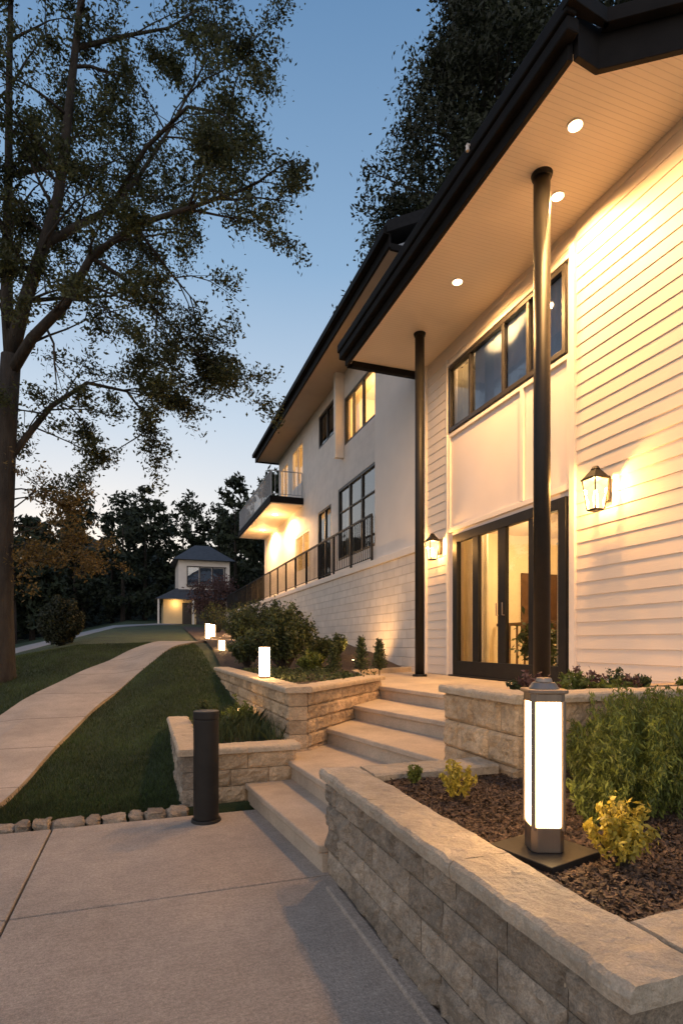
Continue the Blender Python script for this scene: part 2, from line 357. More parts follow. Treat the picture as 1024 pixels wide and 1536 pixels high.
mb=MB(); mb.box(2.5,5.4,3.33,3.9,.5,1.10); mb.obj('planter_soil',M_soil)
w3=stone_wall('lower_planter_wall',[((.32,7.8),(.32,5.36))],0,.53,.2,.155,M_stone,M_tcap,ends=(1,1))
stone_wall('lower_planter_wall',[((.56,5.36),(1.40,5.36))],0,.53,.2,.155,M_tstone,M_tcap,bl=(.3,.4),ends=(0,1))
mb=MB(); mb.box(.36,.5,5.4,7.8,0,.46); mb.box(.5,1.38,5.4,5.52,0,.46); mb.obj('planter_core',M_tstone,w3)
mb=MB(); mb.box(.5,1.4,5.5,7.9,.1,.46); mb.obj('lower_planter_soil',M_soil)
w4=stone_wall('upper_planter_wall',[((1.32,11.2),(1.42,5.78))],0.1,1.04,.22,.155,M_tstone,M_tcap,bl=(.3,.42),ends=(1,1))
stone_wall('upper_planter_wall',[((1.66,5.80),(3.2,7.45))],0.1,1.04,.22,.155,M_tstone,M_tcap,bl=(.3,.42),ends=(0,1))
mb=MB(); mb.prism([(1.46,5.84),(1.62,5.84),(1.52,11.2),(1.37,11.2)],.1,.97); mb.prism([(1.62,5.86),(3.16,7.5),(3.05,7.6),(1.56,6.0)],.1,.97); mb.obj('planter_core',M_tstone,w4)
mb=MB(); BX=[0,.15,.3,.45,.6,.75,.9,1]; rows=[]
yy=5.95
while yy<40: rows.append(yy); yy+=.3
for y in rows:
    xl=1.5 if y<11 else 1.45+.035*(y-11)
    if y<7.4: xr=1.7+(y-5.95)*1.0
    elif y<10: xr=3.1+(y-7.4)*.25
    elif y<11: xr=3.75+(y-10)*1.65
    else: xr=5.39
    for t in BX:
        x=xl+(xr-xl)*t; mb.v.append((x,y,max(.98,H(x,y)+.05)+random.uniform(-.01,.015)))
for j in range(len(rows)-1):
    for i in range(7): a=j*8+i; mb.f.append((a,a+1,a+9,a+8))
mb.obj('garden_bed',M_mulch,smooth=True)
mb=MB()
for (a,b) in (((3.1,7.42),(3.75,10.0)),((3.75,10.0),(5.38,10.98))):
    a=Vector(a);b=Vector(b);n=(b-a).normalized();s=Vector((n.y,-n.x))*.06
    mb.prism([a+s,b+s,b-s,a-s],.85,1.0)
mb.obj('bed_edging',M_tcap,bevel=.01)

# ---------------------------------------------------------------- steps
st=empty('entry_steps'); R=MB(); T=MB()
N=[((1.07,3.54),(.90,5.36)),((1.44,3.54),(1.30,5.75)),((2.30,4.14),(1.86,6.6)),((3.0,4.14),(2.40,7.1)),((3.55,4.14),(3.02,8.2))]
for i,((xr,yr),(xl,yl)) in enumerate(N):
    z=.18*(i+1); xe=[1.9,2.95,3.3,3.9,0][i]
    if i==0: poly=[(xr,yr),(2.28,yr),(2.28,yl),(xl,yl)]
    elif i==1: poly=[(xr,yr),(2.28,yr),(2.28,4.13),(xe,4.13),(xe,7.0),(1.9,7.0),(1.5,5.9),(xl,yl)]
    elif i<4: poly=[(xr,yr),(xe+.4,yr),(xe+.4,yl+.6),(xl+.1,yl+.6),(xl,yl)]
    else: poly=[(xr,yr),(5.4,yr),(5.4,10.9),(3.6,10.9),(xl,yl)]
    cx=.03
    rp=[(p[0]+cx if k in(0,len(poly)-1) else p[0]-.01,p[1]) for k,p in enumerate(poly)]
    R.prism(rp,-.01 if i<2 else .1*i,z-.055); T.prism(poly,z-.055,z)
R.obj('risers',M_step,st); T.obj('treads',M_step,st,bevel=.012)

# ---------------------------------------------------------------- HOUSE
house=empty('modern_house'); W=5.42
def wall_holes(mb,x0,x1,y0,y1,z0,z1,holes):
    Y=sorted(set([y0,y1]+[h[i] for h in holes for i in(0,1)])); Z=sorted(set([z0,z1]+[h[i] for h in holes for i in(2,3)]))
    for a,b in zip(Y,Y[1:]):
        for c,d in zip(Z,Z[1:]):
            if any(h[0]<=a and b<=h[1] and h[2]<=c and d<=h[3] for h in holes): continue
            mb.box(x0,x1,a,b,c,d)
D=(6.26,9.24,.92,3.5); WN=(6.28,9.42,5.46,6.68)
mb=MB(); wall_holes(mb,W+.03,W+.2,1.5,10.3,0,7.15,[D,WN]); mb.obj('porch_wall',M_panel,house)
def siding(mb,y0,y1,z0,z1,sp=.175,x=W+.03):
    k=math.floor((z0-.9)/sp)
    while .9+k*sp<z1:
        zb_=.9+k*sp
        a=max(z0,zb_); b=min(z1,zb_+sp); f=lambda z: x-.024+.011*((z-zb_)/sp)
        if b-a>.01:
            mb.add([(f(a)+.004,y0,a),(f(a)+.004,y1,a),(f(a),y1,a+.005),(f(a),y0,a+.005),(f(b),y1,b),(f(b),y0,b),(x,y0,a),(x,y1,a)],[(0,3,2,1),(3,5,4,2),(0,1,7,6)])
        k+=1
mb=MB(); siding(mb,1.5,6.1,.9,7.12); siding(mb,9.5,10.3,.9,7.12); siding(mb,6.22,9.5,6.76,7.12); mb.obj('lap_siding',M_siding,house)
mb=MB(); mb.box(W-.03,W+.03,6.1,6.2,.9,6.85); mb.box(W-.03,W+.03,9.44,9.5,.9,6.85); mb.box(W-.025,W+.03,6.2,9.44,6.70,6.76)
mb.box(W-.012,W+.03,6.2,9.44,5.36,5.42); mb.box(W-.012,W+.03,6.2,9.44,3.58,3.66); mb.box(W-.015,W+.03,7.2,7.27,3.66,5.36)
mb.box(W-.012,W+.03,6.2,6.26,3.66,5.36); mb.box(W-.012,W+.03,9.38,9.44,3.66,5.36); mb.box(W-.04,W+.03,10.3,10.42,.9,7.12)
mb.obj('trim_boards',M_white,house,bevel=.004)
def window(name,x,y0,y1,z0,z1,mull,glass,fr=.07,rows=(),bot=None,mfr=M_dframe,dep=.07):
    F=MB(); b=bot or fr
    F.box(x-.02,x+dep,y0,y0+fr,z0,z1); F.box(x-.02,x+dep,y1-fr,y1,z0,z1); F.box(x-.02,x+dep,y0+fr,y1-fr,z1-fr,z1); F.box(x-.02,x+dep,y0+fr,y1-fr,z0,z0+b)
    for m,w in mull: F.box(x-.008,x+dep-.005,m-w/2,m+w/2,z0+b,z1-fr)
    for r in rows: F.box(x-.004,x+dep-.01,y0+fr,y1-fr,r-.02,r+.02)
    F.obj(name+'_frame',mfr,house,bevel=.004)
    G=MB(); G.add([(x+.035,y0+.02,z0+.02),(x+.035,y0+.02,z1-.02),(x+.035,y1-.02,z1-.02),(x+.035,y1-.02,z0+.02)],[(0,1,2,3)]); G.obj(name+'_glass',glass,house)
window('patio_door',W-.01,6.26,9.24,.92,3.5,[(6.98,.17),(7.74,.20),(8.50,.17)],M_glass,fr=.15,bot=.26,mfr=M_black)
window('clerestory_window',W+.0,6.28,9.42,5.46,6.68,[(7.1,.06),(7.72,.07),(8.70,.07)],M_glassc,fr=.07)
mb=MB(); mb.box(W-.09,W+.0,6.2,9.3,.9,.925); mb.obj('door_sill',M_black,house)
for yy in (7.66,7.82):
    mb=MB(); mb.tube([(W-.02,yy,1.95),(W-.06,yy,1.95),(W-.06,yy,2.15)],[.01,.01,.01]); mb.obj('door_handle',M_steel,house)
def room(x0,x1,y0,y1,z0,z1,m,name):
    mb=MB(); v=[(x0,y0,z0),(x1,y0,z0),(x1,y1,z0),(x0,y1,z0),(x0,y0,z1),(x1,y0,z1),(x1,y1,z1),(x0,y1,z1)]
    mb.add(v,[(0,1,2,3),(7,6,5,4),(4,5,1,0),(5,6,2,1),(6,7,3,2)]); return mb.obj(name,m,house)
room(W+.2,9,5.9,10.2,.91,3.8,M_int,'living_room')
room(W+.2,8,5.9,9.7,5.2,6.9,M_dark,'upper_room')
light('POINT','room_ceiling_lamp',(7.2,8.3,3.2),200,(1,.62,.27),house,r=.15)
mb=MB(); mb.tube([(7.2,8.3,3.8),(7.2,8.3,3.45)],[.008,.008]); mb.frust(7.2,8.3,3.3,3.45,.2,.08,20); mb.obj('pendant_lamp',M_black,house)
light('POINT','window_wash_lamp',(6.1,8.6,3.5),45,(1,.62,.27),house,r=.1)
light('POINT','upper_room_lamp',(5.95,9.25,6.6),16,(1,.62,.26),house,r=.08)
def curtain(mb,x,y0,y1,z0,z1,k=26,amp=.03):
    n=max(8,int((y1-y0)/.01)); b=len(mb.v)
    for i in range(n+1):
        y=y0+(y1-y0)*i/n; dx=amp*math.sin(k*y+1.5*math.sin(3*y))+amp*.4*math.sin(k*2.3*y+1)
        mb.v+= [(x+dx*.6,y,z1),(x+dx,y,z0)]
    for i in range(n): mb.f.append((b+2*i,b+2*i+1,b+2*i+3,b+2*i+2))
mb=MB(); curtain(mb,W+.3,5.95,6.8,.95,3.7,48,.05); curtain(mb,W+.3,8.62,9.4,.95,3.7,48,.05); mb.obj('curtains',M_curt,house,smooth=True)
mb=MB(); curtain(mb,W+.075,6.34,8.64,5.47,6.67,22,.006); mb.obj('upper_reflection_blinds',mat('blue_grey_reflection_blinds',(.42,.50,.60),.8,.12,2),house,smooth=True)  # blue-grey blind colour stands in for sky reflected in the panes
mb=MB(); curtain(mb,W+.2,8.95,9.4,5.47,6.67,40,.03); mb.obj('upper_curtains',M_curt,house,smooth=True)
mb=MB(); mb.box(8.3,8.8,6.4,8.6,1.55,1.62)
for yy in(6.45,8.5): mb.box(8.35,8.75,yy,yy+.06,.91,1.55)
mb.box(8.9,8.97,7.0,7.05,2.0,3.0); mb.box(8.9,8.97,8.35,8.4,2.0,3.0); mb.box(8.9,8.97,7.05,8.35,2.95,3.0); mb.box(8.9,8.97,7.05,8.35,2.0,2.05)
for k in range(4): mb.box(8.7,8.95,8.9,9.6,1.3+.5*k,1.33+.5*k)
for k in range(9): mb.box(6.95,6.98,8.0+.24*k,8.03+.24*k,.91,1.85)
mb.box(6.93,7.0,7.95,10.1,1.85,1.91)
mb.box(6.4,6.9,7.0,7.9,1.62,1.67)
for yy in(7.03,7.82): mb.box(6.42,6.47,yy,yy+.05,.91,1.62); mb.box(6.83,6.88,yy,yy+.05,.91,1.62)
mb.obj('interior_furniture',M_walnut,house)
mb=MB(); mb.box(8.955,8.965,7.05,8.35,2.05,2.95); mb.obj('wall_art',mat('art_canvas',(.25,.22,.18),.8,.6,3,detail=3),house)
mb=MB(); mb.box(8.96,8.985,9.2,10.0,1.0,3.1); mb.box(7.6,8.6,10.15,10.19,1.6,3.0); mb.obj('inner_doors',M_walnut,house)
def houseplant(x,y,z0,h,r,n,pm):
    pl=empty('potted_houseplant'); mb=MB(); mb.frust(x,y,z0,z0+h*.35,r*.6,r*.8,20); mb.obj('pot',pm,pl)
    leaves('foliage',[(x+rng.normal()*r*.8,y+rng.normal()*r*.8,z0+h*.72+rng.normal()*h*.18) for _ in range(n)],.06,M_shr,pl)
houseplant(5.98,7.55,.92,.85,.17,800,M_white); houseplant(5.85,6.75,.92,.5,.12,300,M_black)

poly=[(3.86,4.38),(4.16,4.42),(7.2,2.35),(11,2.35),(11,10.7),(3.86,10.7)]
mb=MB(); mb.add([(p[0],p[1],7.12) for p in poly],[tuple(range(5,-1,-1))]); mb.obj('porch_soffit',M_soff,house)
ip=[(4.0,4.5),(4.2,4.54),(7.2,2.5),(10.9,2.5),(10.9,10.6),(4.0,10.6)]
mb=MB(); mb.prism([(p[0]-.001,p[1]) for p in ip],7.14,7.40); 
top=[(p[0],p[1],7.46) for p in poly]; mb.add(top+[(7.5,5.2,8.9),(7.5,9.0,8.9)],[(0,1,6),(1,2,6),(2,3,6),(3,4,7,6),(4,5,7),(5,0,6,7)])
mb.obj('porch_roof',M_roof,house)
def fascia(mb,pts,z0,z1,t=.05):
    n=len(pts)
    for i in range(n):
        a=Vector(pts[i]);b=Vector(pts[(i+1)%n]); d=(b-a).normalized(); o=Vector((d.y,-d.x))*t
        mb.prism([a+o,b+o,b,a],z0,z1)
mb=MB(); fascia(mb,poly,7.05,7.45,.06); mb.obj('porch_fascia',M_fascia,house,bevel=.006)
mb=MB()
mb.box(3.67,3.798,4.25,10.82,7.34,7.50); mb.box(3.70,3.84,4.27,10.8,7.2,7.34); 
mb.obj('gutter',M_fascia,house,bevel=.02)
mb=MB(); a=Vector((4.16,4.34));b=Vector((7.2,2.26)); d=(b-a).normalized();oo=Vector((d.y,-d.x))
mb.prism([a+oo*.10,b+oo*.10,b+oo*.0,a+oo*.0],7.38,7.52); mb.prism([(3.66,4.18),(4.17,4.24),(4.17,4.3),(3.66,4.3)],7.38,7.52); mb.obj('roof_edge_flashing',M_fascia,house,bevel=.006)
mb=MB(); mb.box(3.92,5.4,10.56,10.66,7.0,7.12); mb.obj('end_beam',M_fascia,house)
def post(x,y,z0,z1,r):
    p=empty('porch_post'); mb=MB(); mb.frust(x,y,z0+.02,z1-.04,r,r,28); o=mb.obj('shaft',M_black,p,smooth=False)
    o.data.polygons.foreach_set('use_smooth',[len(q.vertices)==4 for q in o.data.polygons])
    mb=MB(); mb.frust(x,y,z0,z0+.04,r*1.6,r*1.5,28); mb.frust(x,y,z1-.05,z1,r*1.15,r*1.3,28); mb.obj('flanges',M_black,p,bevel=.004)
post(4.5,5.63,.9,7.12,.098)
post(4.72,9.25,.9,7.12,.085)
def downlight(x,y,z,e,par=house,r=.07,cone=165):
    mb=MB(); mb.frust(x,y,z-.012,z-.001,r*1.25,r*1.3,24); mb.obj('downlight_ring',M_white,par)
    mb=MB(); mb.frust(x,y,z-.016,z-.0125,r,r,24); mb.obj('downlight_lens',M_disc,par)
    light('SPOT','downlight',(x,y,z-.03),e,WARM2,par,r=.05,spot_size=math.radians(cone),spot_blend=.7)
for x,y,e in((4.41,4.97,450),(4.9,5.83,620),(4.59,7.72,780)): downlight(x,y,7.12,e)
def lantern(y,z,e,s=1):
    p=empty('wall_lantern'); x=W-.18; F=MB()
    ht,hb,zt,zb=.095*s,.062*s,z+.15*s,z-.17*s
    for a,b in((-1,-1),(1,-1),(1,1),(-1,1)): F.tube([(x+a*hb,y+b*hb,zb),(x+a*ht,y+b*ht,zt)],[.009,.009],4)
    F.frust(x,y,zt,zt+.02,.15*s,.155*s,4,math.pi/4); F.frust(x,y,zt+.02,zt+.12*s,.145*s,.045*s,4,math.pi/4); F.frust(x,y,zt+.12*s,zt+.15*s,.05*s,.03*s,12)
    F.frust(x,y,zb-.02,zb,.075*s,.095*s,4,math.pi/4)
    F.box(W-.04,W-.005,y-.05*s,y+.05*s,z-.08*s,z+.2*s); F.tube([(W-.03,y,z+.1*s),(W-.08,y,z+.22*s),(x,y,zt+.13*s)],[.012,.012,.012],8)
    F.obj('frame',M_black,p)
    G=MB(); G.frust(x,y,zb,zt,hb*1.36,ht*1.36,4,math.pi/4,cap=False); G.obj('panes',M_lglass,p)
    Bb=MB(); Bb.frust(x,y,z-.12*s,z-.05*s,.018,.035,12); Bb.frust(x,y,z-.05*s,z+.04*s,.035,.014,12); Bb.obj('bulb',M_bulb,p,smooth=True)
    light('POINT','lantern_light',(x-.0,y,z+.07*s),e,WARM,p,r=.03)
lantern(5.56,3.34,170,1.12); lantern(9.74,3.30,110,1.05)

C2=5.8
holes=[(13.9,16.4,7.55,9.0),(13.9,17.0,4.1,6.35),(17.7,19.2,3.6,6.1),(17.3,19.1,8.3,9.45),(21.2,22.9,7.75,9.4),(23.6,25.0,7.75,9.3),(20.3,22.4,4.3,5.8),(23.6,25.6,3.9,5.8)]
mb=MB(); wall_holes(mb,C2,C2+.2,13.05,25.3,3.5,9.85,[h for h in holes if h[1]<25.4]); mb.obj('upper_wall',M_stucco,house)
mb=MB(); wall_holes(mb,C2,C2+.2,25.3,28.6,3.5,6.85,[]); mb.box(C2+.2,9,28.4,28.6,3.5,6.85); mb.box(C2+.2,10,25.1,25.3,3.5,9.85); mb.obj('end_wall',M_stucco,house)
mb=MB(); mb.box(W-.0,C2+.2,10.42,13.05,3.56,9.85); mb.box(C2+.2,10,10.8,10.95,3.5,9.85); mb.obj('bay_wall',mat('smooth_render',(.78,.725,.67),.65,.05,1.2,.2,30),house)
for h,mu,gl,rw in((holes[0],[(14.9,.10),(15.7,.06)],M_glass,()),(holes[1],[(15.0,.08),(16.0,.08)],M_glassb,(5.6,)),(holes[2],[(18.45,.1)],M_glassb,()),(holes[3],[(18.2,.06)],M_glassb,()),(holes[4],[(22.05,.06)],M_glass,()),(holes[5],[(24.3,.06)],M_glass,()),(holes[6],[(21.3,.08)],M_glass,())):
    window('wing_window',C2+.03,h[0],h[1],h[2],h[3],mu,gl,fr=.08,rows=rw,mfr=M_dframe if (gl is M_glassb or h is holes[0]) else M_white)
for i,h in enumerate(holes[:7]):
    lit=i in(0,4,5,6)
    room(C2+.2,C2+1.6,h[0]-.2,h[1]+.2,h[2]-.2,min(h[3]+.2,9.84),M_int if lit else M_dark,'wing_room')
    if lit: light('POINT','wing_room_lamp',(C2+.9,(h[0]+h[1])/2,h[3]-.25),{0:120,4:30,5:30,6:50}[i],(1,.60,.24),house,r=.1)
light('POINT','wing_room_lamp',(C2+1.2,15,5.8),8,(1,.66,.36),house,r=.1)
mb=MB(); h=holes[0]; curtain(mb,C2+.28,h[0]+.05,h[0]+.5,h[2],h[3],40,.03); curtain(mb,C2+.28,h[1]-.6,h[1]-.05,h[2],h[3],40,.03); h=holes[1]; curtain(mb,C2+.28,h[0]+.05,h[0]+.6,h[2],h[3],40,.03); curtain(mb,C2+.28,h[1]-.6,h[1]-.05,h[2],h[3],40,.03); mb.obj('wing_curtains',M_curt,house,smooth=True)
mb=MB(); mb.box(C2-.28,C2-.002,16.42,16.6,7.2,9.8); mb.obj('window_fin',M_white,house)
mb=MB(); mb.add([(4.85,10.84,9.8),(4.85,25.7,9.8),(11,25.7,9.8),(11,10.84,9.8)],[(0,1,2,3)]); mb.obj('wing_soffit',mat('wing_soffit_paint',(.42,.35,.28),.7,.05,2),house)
mb=MB(); y0,y1=10.9,25.64
mb.add([(4.9,y0,9.83),(8.2,y0,11.6),(11.2,y0,9.83),(4.9,y1,9.83),(8.2,y1,11.6),(11.2,y1,9.83)],[(0,2,1),(3,4,5),(0,1,4,3),(1,2,5,4),(0,3,5,2)]); mb.obj('wing_roof_body',mat('gable_grey',(.30,.33,.38),.5,.1,2),house)
mb=MB()
for ya,yb in((10.72,25.8),):
    mb.add([(4.72,ya,9.98),(4.72,yb,9.98),(8.2,yb,11.85),(8.2,ya,11.85),(4.72,ya,10.22),(4.72,yb,10.22),(8.2,yb,12.1),(8.2,ya,12.1),(11.6,ya,9.98),(11.6,yb,9.98),(11.6,ya,10.22),(11.6,yb,10.22)],
     [(0,1,2,3),(4,7,6,5),(0,4,5,1),(0,3,7,4),(1,5,6,2),(3,2,9,8),(7,10,11,6),(8,9,11,10),(3,8,10,7),(2,6,11,9)])
mb.obj('wing_roof',M_roof,house)
mb=MB(); mb.box(4.79,4.85,10.8,25.75,9.74,10.1); mb.box(4.66,4.79,10.75,25.8,9.96,10.12); mb.box(4.85,11,25.66,25.72,9.74,10.05); mb.box(4.85,11,10.82,10.88,9.72,9.86); mb.obj('wing_fascia',M_fascia,house,bevel=.01)
mb=MB(); mb.box(4.49,C2-.002,21.1,28.8,6.86,7.1); mb.obj('balcony_slab',M_fascia,house,bevel=.01)
mb=MB(); mb.box(4.55,C2-.004,21.16,28.74,6.82,6.858); mb.obj('balcony_soffit',M_soff,house)
for x,y in((5.1,23.0),(5.25,26.3)):
    mb=MB(); mb.frust(x,y,6.80,6.818,.1,.1,20); mb.obj('downlight_lens',M_disc,house)
    light('SPOT','balcony_downlight',(x,y,6.76),1100,WARM2,house,r=.06,spot_size=math.radians(165),spot_blend=.4)
    light('POINT','balcony_glow',(x,y,6.35),75,WARM2,house,r=.1)
mb=MB(); 
def rail(mb,pts,z,h,sp=.12,bw=.012,pw=.03,ps=1.8,top=.03):
    for (a,b) in zip(pts,pts[1:]):
        a=Vector(a);b=Vector(b);L=(b-a).length;d=(b-a)/L
        n=int(L/sp)
        for i in range(n+1):
            p=a+d*(L*i/n); w=pw if (i%max(1,round(ps/sp))==0) else bw
            mb.box(p.x-w/2,p.x+w/2,p.y-w/2,p.y+w/2,z+.0 if w==pw else z+.1,z+h)
        s=Vector((d.y,-d.x))*.022
        mb.prism([a+s,b+s,b-s,a-s],z+h,z+h+top); mb.prism([a+s*.6,b+s*.6,b-s*.6,a-s*.6],z+.08,z+.1001)
rail(mb,[(5.75,21.15),(4.55,21.15),(4.55,28.7)],7.1,.95,sp=.14,bw=.018); mb.obj('balcony_railing',mat('pale_rail',(.35,.38,.42),.4,.1,5),house)
mb=MB(); mb.box(W-.06,9,10.45,40,.2,3.40); mb.obj('terrace_base_wall',M_wbrick,house)
mb=MB(); mb.box(W-.11,C2+.0,10.44,40.05,3.40,3.555); mb.obj('terrace_coping',M_white,house,bevel=.01)
mb=MB(); mb.box(C2,9,28.62,40,3.41,3.5); mb.obj('terrace_floor',M_step,house)
mb=MB(); rail(mb,[(5.36,13.1),(5.36,39)],3.555,1.13,sp=.15,bw=.017,pw=.05,ps=1.5,top=.055); mb.obj('terrace_railing',M_black,house)
mb=MB(); mb.box(W+.2,11,10.302,10.42,.5,7.1); mb.box(W+.2,11,1.5,1.6,0,7.1); mb.box(10.9,11,1.6,10.3,0,7.1); mb.obj('side_walls',M_siding,house)
mb=MB(); mb.frust(3.645,5.9,7.38,7.44,.025,.018,12); mb.box(3.63,3.67,5.88,5.92,7.44,7.46); mb.obj('security_light',M_white,house)

# ---------------------------------------------------------------- lamps
def near_lamp(x,y,z):
    p=empty('bollard_light')
    mb=MB(); a=math.radians(14); c,s_=math.cos(a),math.sin(a); h=.155
    mb.prism([(x+c*u-s_*v,y+s_*u+c*v) for u,v in((-h,-h),(h,-h),(h,h),(-h,h))],z,z+.03); mb.obj('base_plate',M_black,p,bevel=.004)
    a=math.radians(249-270); R4=lambda hw,ch=0:[(x+math.cos(a)*u-math.sin(a)*v,y+math.sin(a)*u+math.cos(a)*v) for u,v in ((-hw+ch,-hw),(hw-ch,-hw),(hw,-hw+ch),(hw,hw-ch),(hw-ch,hw),(-hw+ch,hw),(-hw,hw-ch),(-hw,-hw+ch))]
    mb=MB(); mb.prism(R4(.066,.02),z+.03,z+.13); mb.prism(R4(.069,.02),z+.635,z+.67); mb.obj('collars',M_steel,p,bevel=.003)
    mb=MB(); mb.prism(R4(.057,.012),z+.13,z+.635); mb.obj('lit_glass',M_warm,p)
    mb=MB()
    for (u,v) in R4(.059,.0)[::2]:
        mb.frust(u,v,z+.12,z+.64,.010,.010,8)
    mb.obj('corner_rods',M_steel,p)
    mb=MB(); mb.prism(R4(.080,.02),z+.67,z+.685); mb.frust(x,y,z+.685,z+.712,.062,.045,24); mb.frust(x,y,z+.712,z+.73,.035,.03,24); mb.obj('top_cap',M_steel,p,bevel=.003)
near_lamp(1.556,1.935,.628)
def small_lamp(x,y,z,h,w=.13):
    p=empty('path_light'); mb=MB(); mb.box(x-w/2,x+w/2,y-w/2,y+w/2,z,z+.03); mb.box(x-w/2,x+w/2,y-w/2,y+w/2,z+h-.015,z+h); mb.obj('base_and_cap',M_steel,p,bevel=.003)
    mb=MB(); q=w/2-.006; mb.box(x-q,x+q,y-q,y+q,z+.03,z+h-.015); mb.obj('lit_body',M_warm2,p)
small_lamp(1.50,7.4,1.04,.42); small_lamp(1.75,13.7,1.12,.46,.14)
small_lamp(2.35,22.6,H(2.35,22.6),.62,.16); small_lamp(2.75,24.4,H(2.75,24.4),.55,.16)
small_lamp(1.15,7.3,.46,.22,.05)
def added_uplight(x,y,z,e,tx,ty,tz):  # uplights added to warm the terrace wall; no such fixture is seen
    p=empty('added_wall_uplight'); mb=MB(); mb.frust(x,y,z,z+.05,.012,.012,8); mb.frust(x,y,z+.05,z+.12,.03,.045,12); mb.obj('fixture',M_black,p)
    mb=MB(); mb.frust(x,y,z+.12,z+.124,.035,.035,12); mb.obj('lens',M_disc,p)
    l=light('SPOT','added_uplight',(x,y,z+.14),e,WARM2,p,r=.04,spot_size=math.radians(140),spot_blend=.8)
    l.rotation_euler=Vector((tx-x,ty-y,tz-z)).to_track_quat('-Z','Y').to_euler()
added_uplight(4.5,12.1,1.0,110,5.3,12.8,2.4)
added_uplight(4.5,15.5,1.3,110,5.3,16.4,2.6)
p=empty('black_bollard'); mb=MB(); X,Y=.496,4.90
mb.frust(X,Y,.0,.025,.125,.12,40); mb.frust(X,Y,.025,.86,.105,.105,40); o=mb.obj('shaft',M_black,p,bevel=.004)
mb=MB(); mb.frust(X,Y,.866,.93,.108,.108,40); mb.obj('cap',M_black,p,bevel=.006)
mb=MB(); mb.frust(X,Y,.858,.868,.098,.098,40); mb.obj('seam',M_black,p)

# ---------------------------------------------------------------- mulch & plants
mb=MB(); nxm,nym=60,40
for j in range(nym+1):
    for i in range(nxm+1):
        x=1.28+3.2*i/nxm; y=1.24+2.14*j/nym
        mb.v.append((x,y,.605+.018*math.sin(x*5)*math.cos(y*4)+random.uniform(-.008,.008)))
for j in range(nym):
    for i in range(nxm): a=j*(nxm+1)+i; mb.f.append((a,a+1,a+nxm+2,a+nxm+1))
mb.obj('mulch_bed',M_mulch,smooth=True)
def chips(name,N,x0,x1,y0,y1,zf,m,size=.011,parent=None):
    P=np.stack([x0+(x1-x0)*rng.random(N),y0+(y1-y0)*rng.random(N),np.zeros(N)],1)
    P[:,2]=zf(P[:,0],P[:,1])+rng.random(N)*.016
    a=rng.normal(size=(N,3)); a[:,2]*=.35; a/=np.linalg.norm(a,axis=1)[:,None]
    up=np.tile([0,0,1.],(N,1))+rng.normal(size=(N,3))*.4
    b=np.cross(a,up); b/=np.linalg.norm(b,axis=1)[:,None]
    s=size*(.35+1.2*rng.random(N)**1.5)[:,None]
    V=np.stack([P-a*s-b*s*.35,P+a*s*.9-b*s*.45,P+a*s+b*s*.4,P-a*s*.8+b*s*.3],1).reshape(-1,3)
    return np_mesh(name,V,4,m,parent)
chips('mulch_chips',85000,1.33,3.6,1.29,3.33,lambda x,y:.610+.018*np.sin(x*5)*np.cos(y*4),M_chip)
def shrub(name,x,y,z,rx,ry,h,n,size,m,stems=10,up=.5,stemmat=M_bark):
    p=empty(name); S=MB(); P=[]
    for k in range(stems):
        a=random.uniform(0,6.28); q=random.random()**.5
        tx,ty,tz=x+rx*q*math.cos(a),y+ry*q*math.sin(a),z+h*(1-.45*q*q)*random.uniform(.7,1.0)
        S.tube([(x+(tx-x)*.1,y+(ty-y)*.1,z),(x+(tx-x)*.5,y+(ty-y)*.5,z+(tz-z)*.5),(tx,ty,tz)],[.006*h/.4,.004*h/.4,.0015],4)
        for j in range(n//stems):
            t=random.uniform(.25,1.05)**.7; sg=.08*max(rx,h*.4)
            P.append((x+(tx-x)*t+random.gauss(0,sg),y+(ty-y)*t+random.gauss(0,sg),z+(tz-z)*t+random.gauss(0,sg)))
    P=np.array(P); P[:,2]=np.maximum(P[:,2],z+.02)
    S.obj('stems',stemmat,p); leaves('foliage',P,size,m,p,up=up); return p
shrub('golden_shrub',1.76,1.74,.61,.13,.13,.34,1500,.016,M_yel,20)
shrub('golden_shrub',1.66,2.78,.61,.10,.10,.25,800,.017,M_yel,14)
shrub('small_plant',1.56,3.15,.61,.07,.07,.19,260,.018,M_hedge,9)
p=empty('hedge'); P=[]; k=0
while k<950:
    x=random.uniform(1.95,4.2); y=random.uniform(2.12,3.02)
    xm=1.98+(y-2.15)*.8
    if x<xm: continue
    k+=1
    e=1-((y-2.6)/.52)**2
    h=.57*max(.25,e)**.35*random.uniform(.72,1.12)*min(1,.55+(x-xm)*1.6)
    lean=(random.uniform(-.12,.12)+(-.04 if x<xm+.2 else 0),random.uniform(-.16,.10))
    for j in range(90):
        t=random.random()**.75; P.append((x+lean[0]*t+random.gauss(0,.013),y+lean[1]*t+random.gauss(0,.013),.62+h*t))
leaves('foliage',np.array(P),.0105,M_hedge,p,elong=3.6,up=1.5)
mb=MB(); 
for k in range(60):
    x=random.uniform(2.6,4.1); y=random.uniform(2.3,2.8); mb.tube([(x,y,.6),(x+random.uniform(-.05,.05),y,.95)],[.006,.003],4)
mb.obj('stems',M_bark,p)
for k in range(18):
    x=random.uniform(2.75,5.2); shrub('low_planter_shrub',x,3.6+random.uniform(-.15,.15),1.1,.16,.12,random.uniform(.10,.26),420,.02,random.choice([M_shr,M_hedge,M_purp]),9)
P=[(random.uniform(.6,1.33),random.uniform(5.65,7.4),.46) for _ in range(60)]
Q=[]
for (x,y,z) in P:
    for k in range(26): Q.append((x+random.gauss(0,.03),y+random.gauss(0,.03),z))
blades('ornamental_grass',np.array(Q),.22,.007,.9,M_shr)
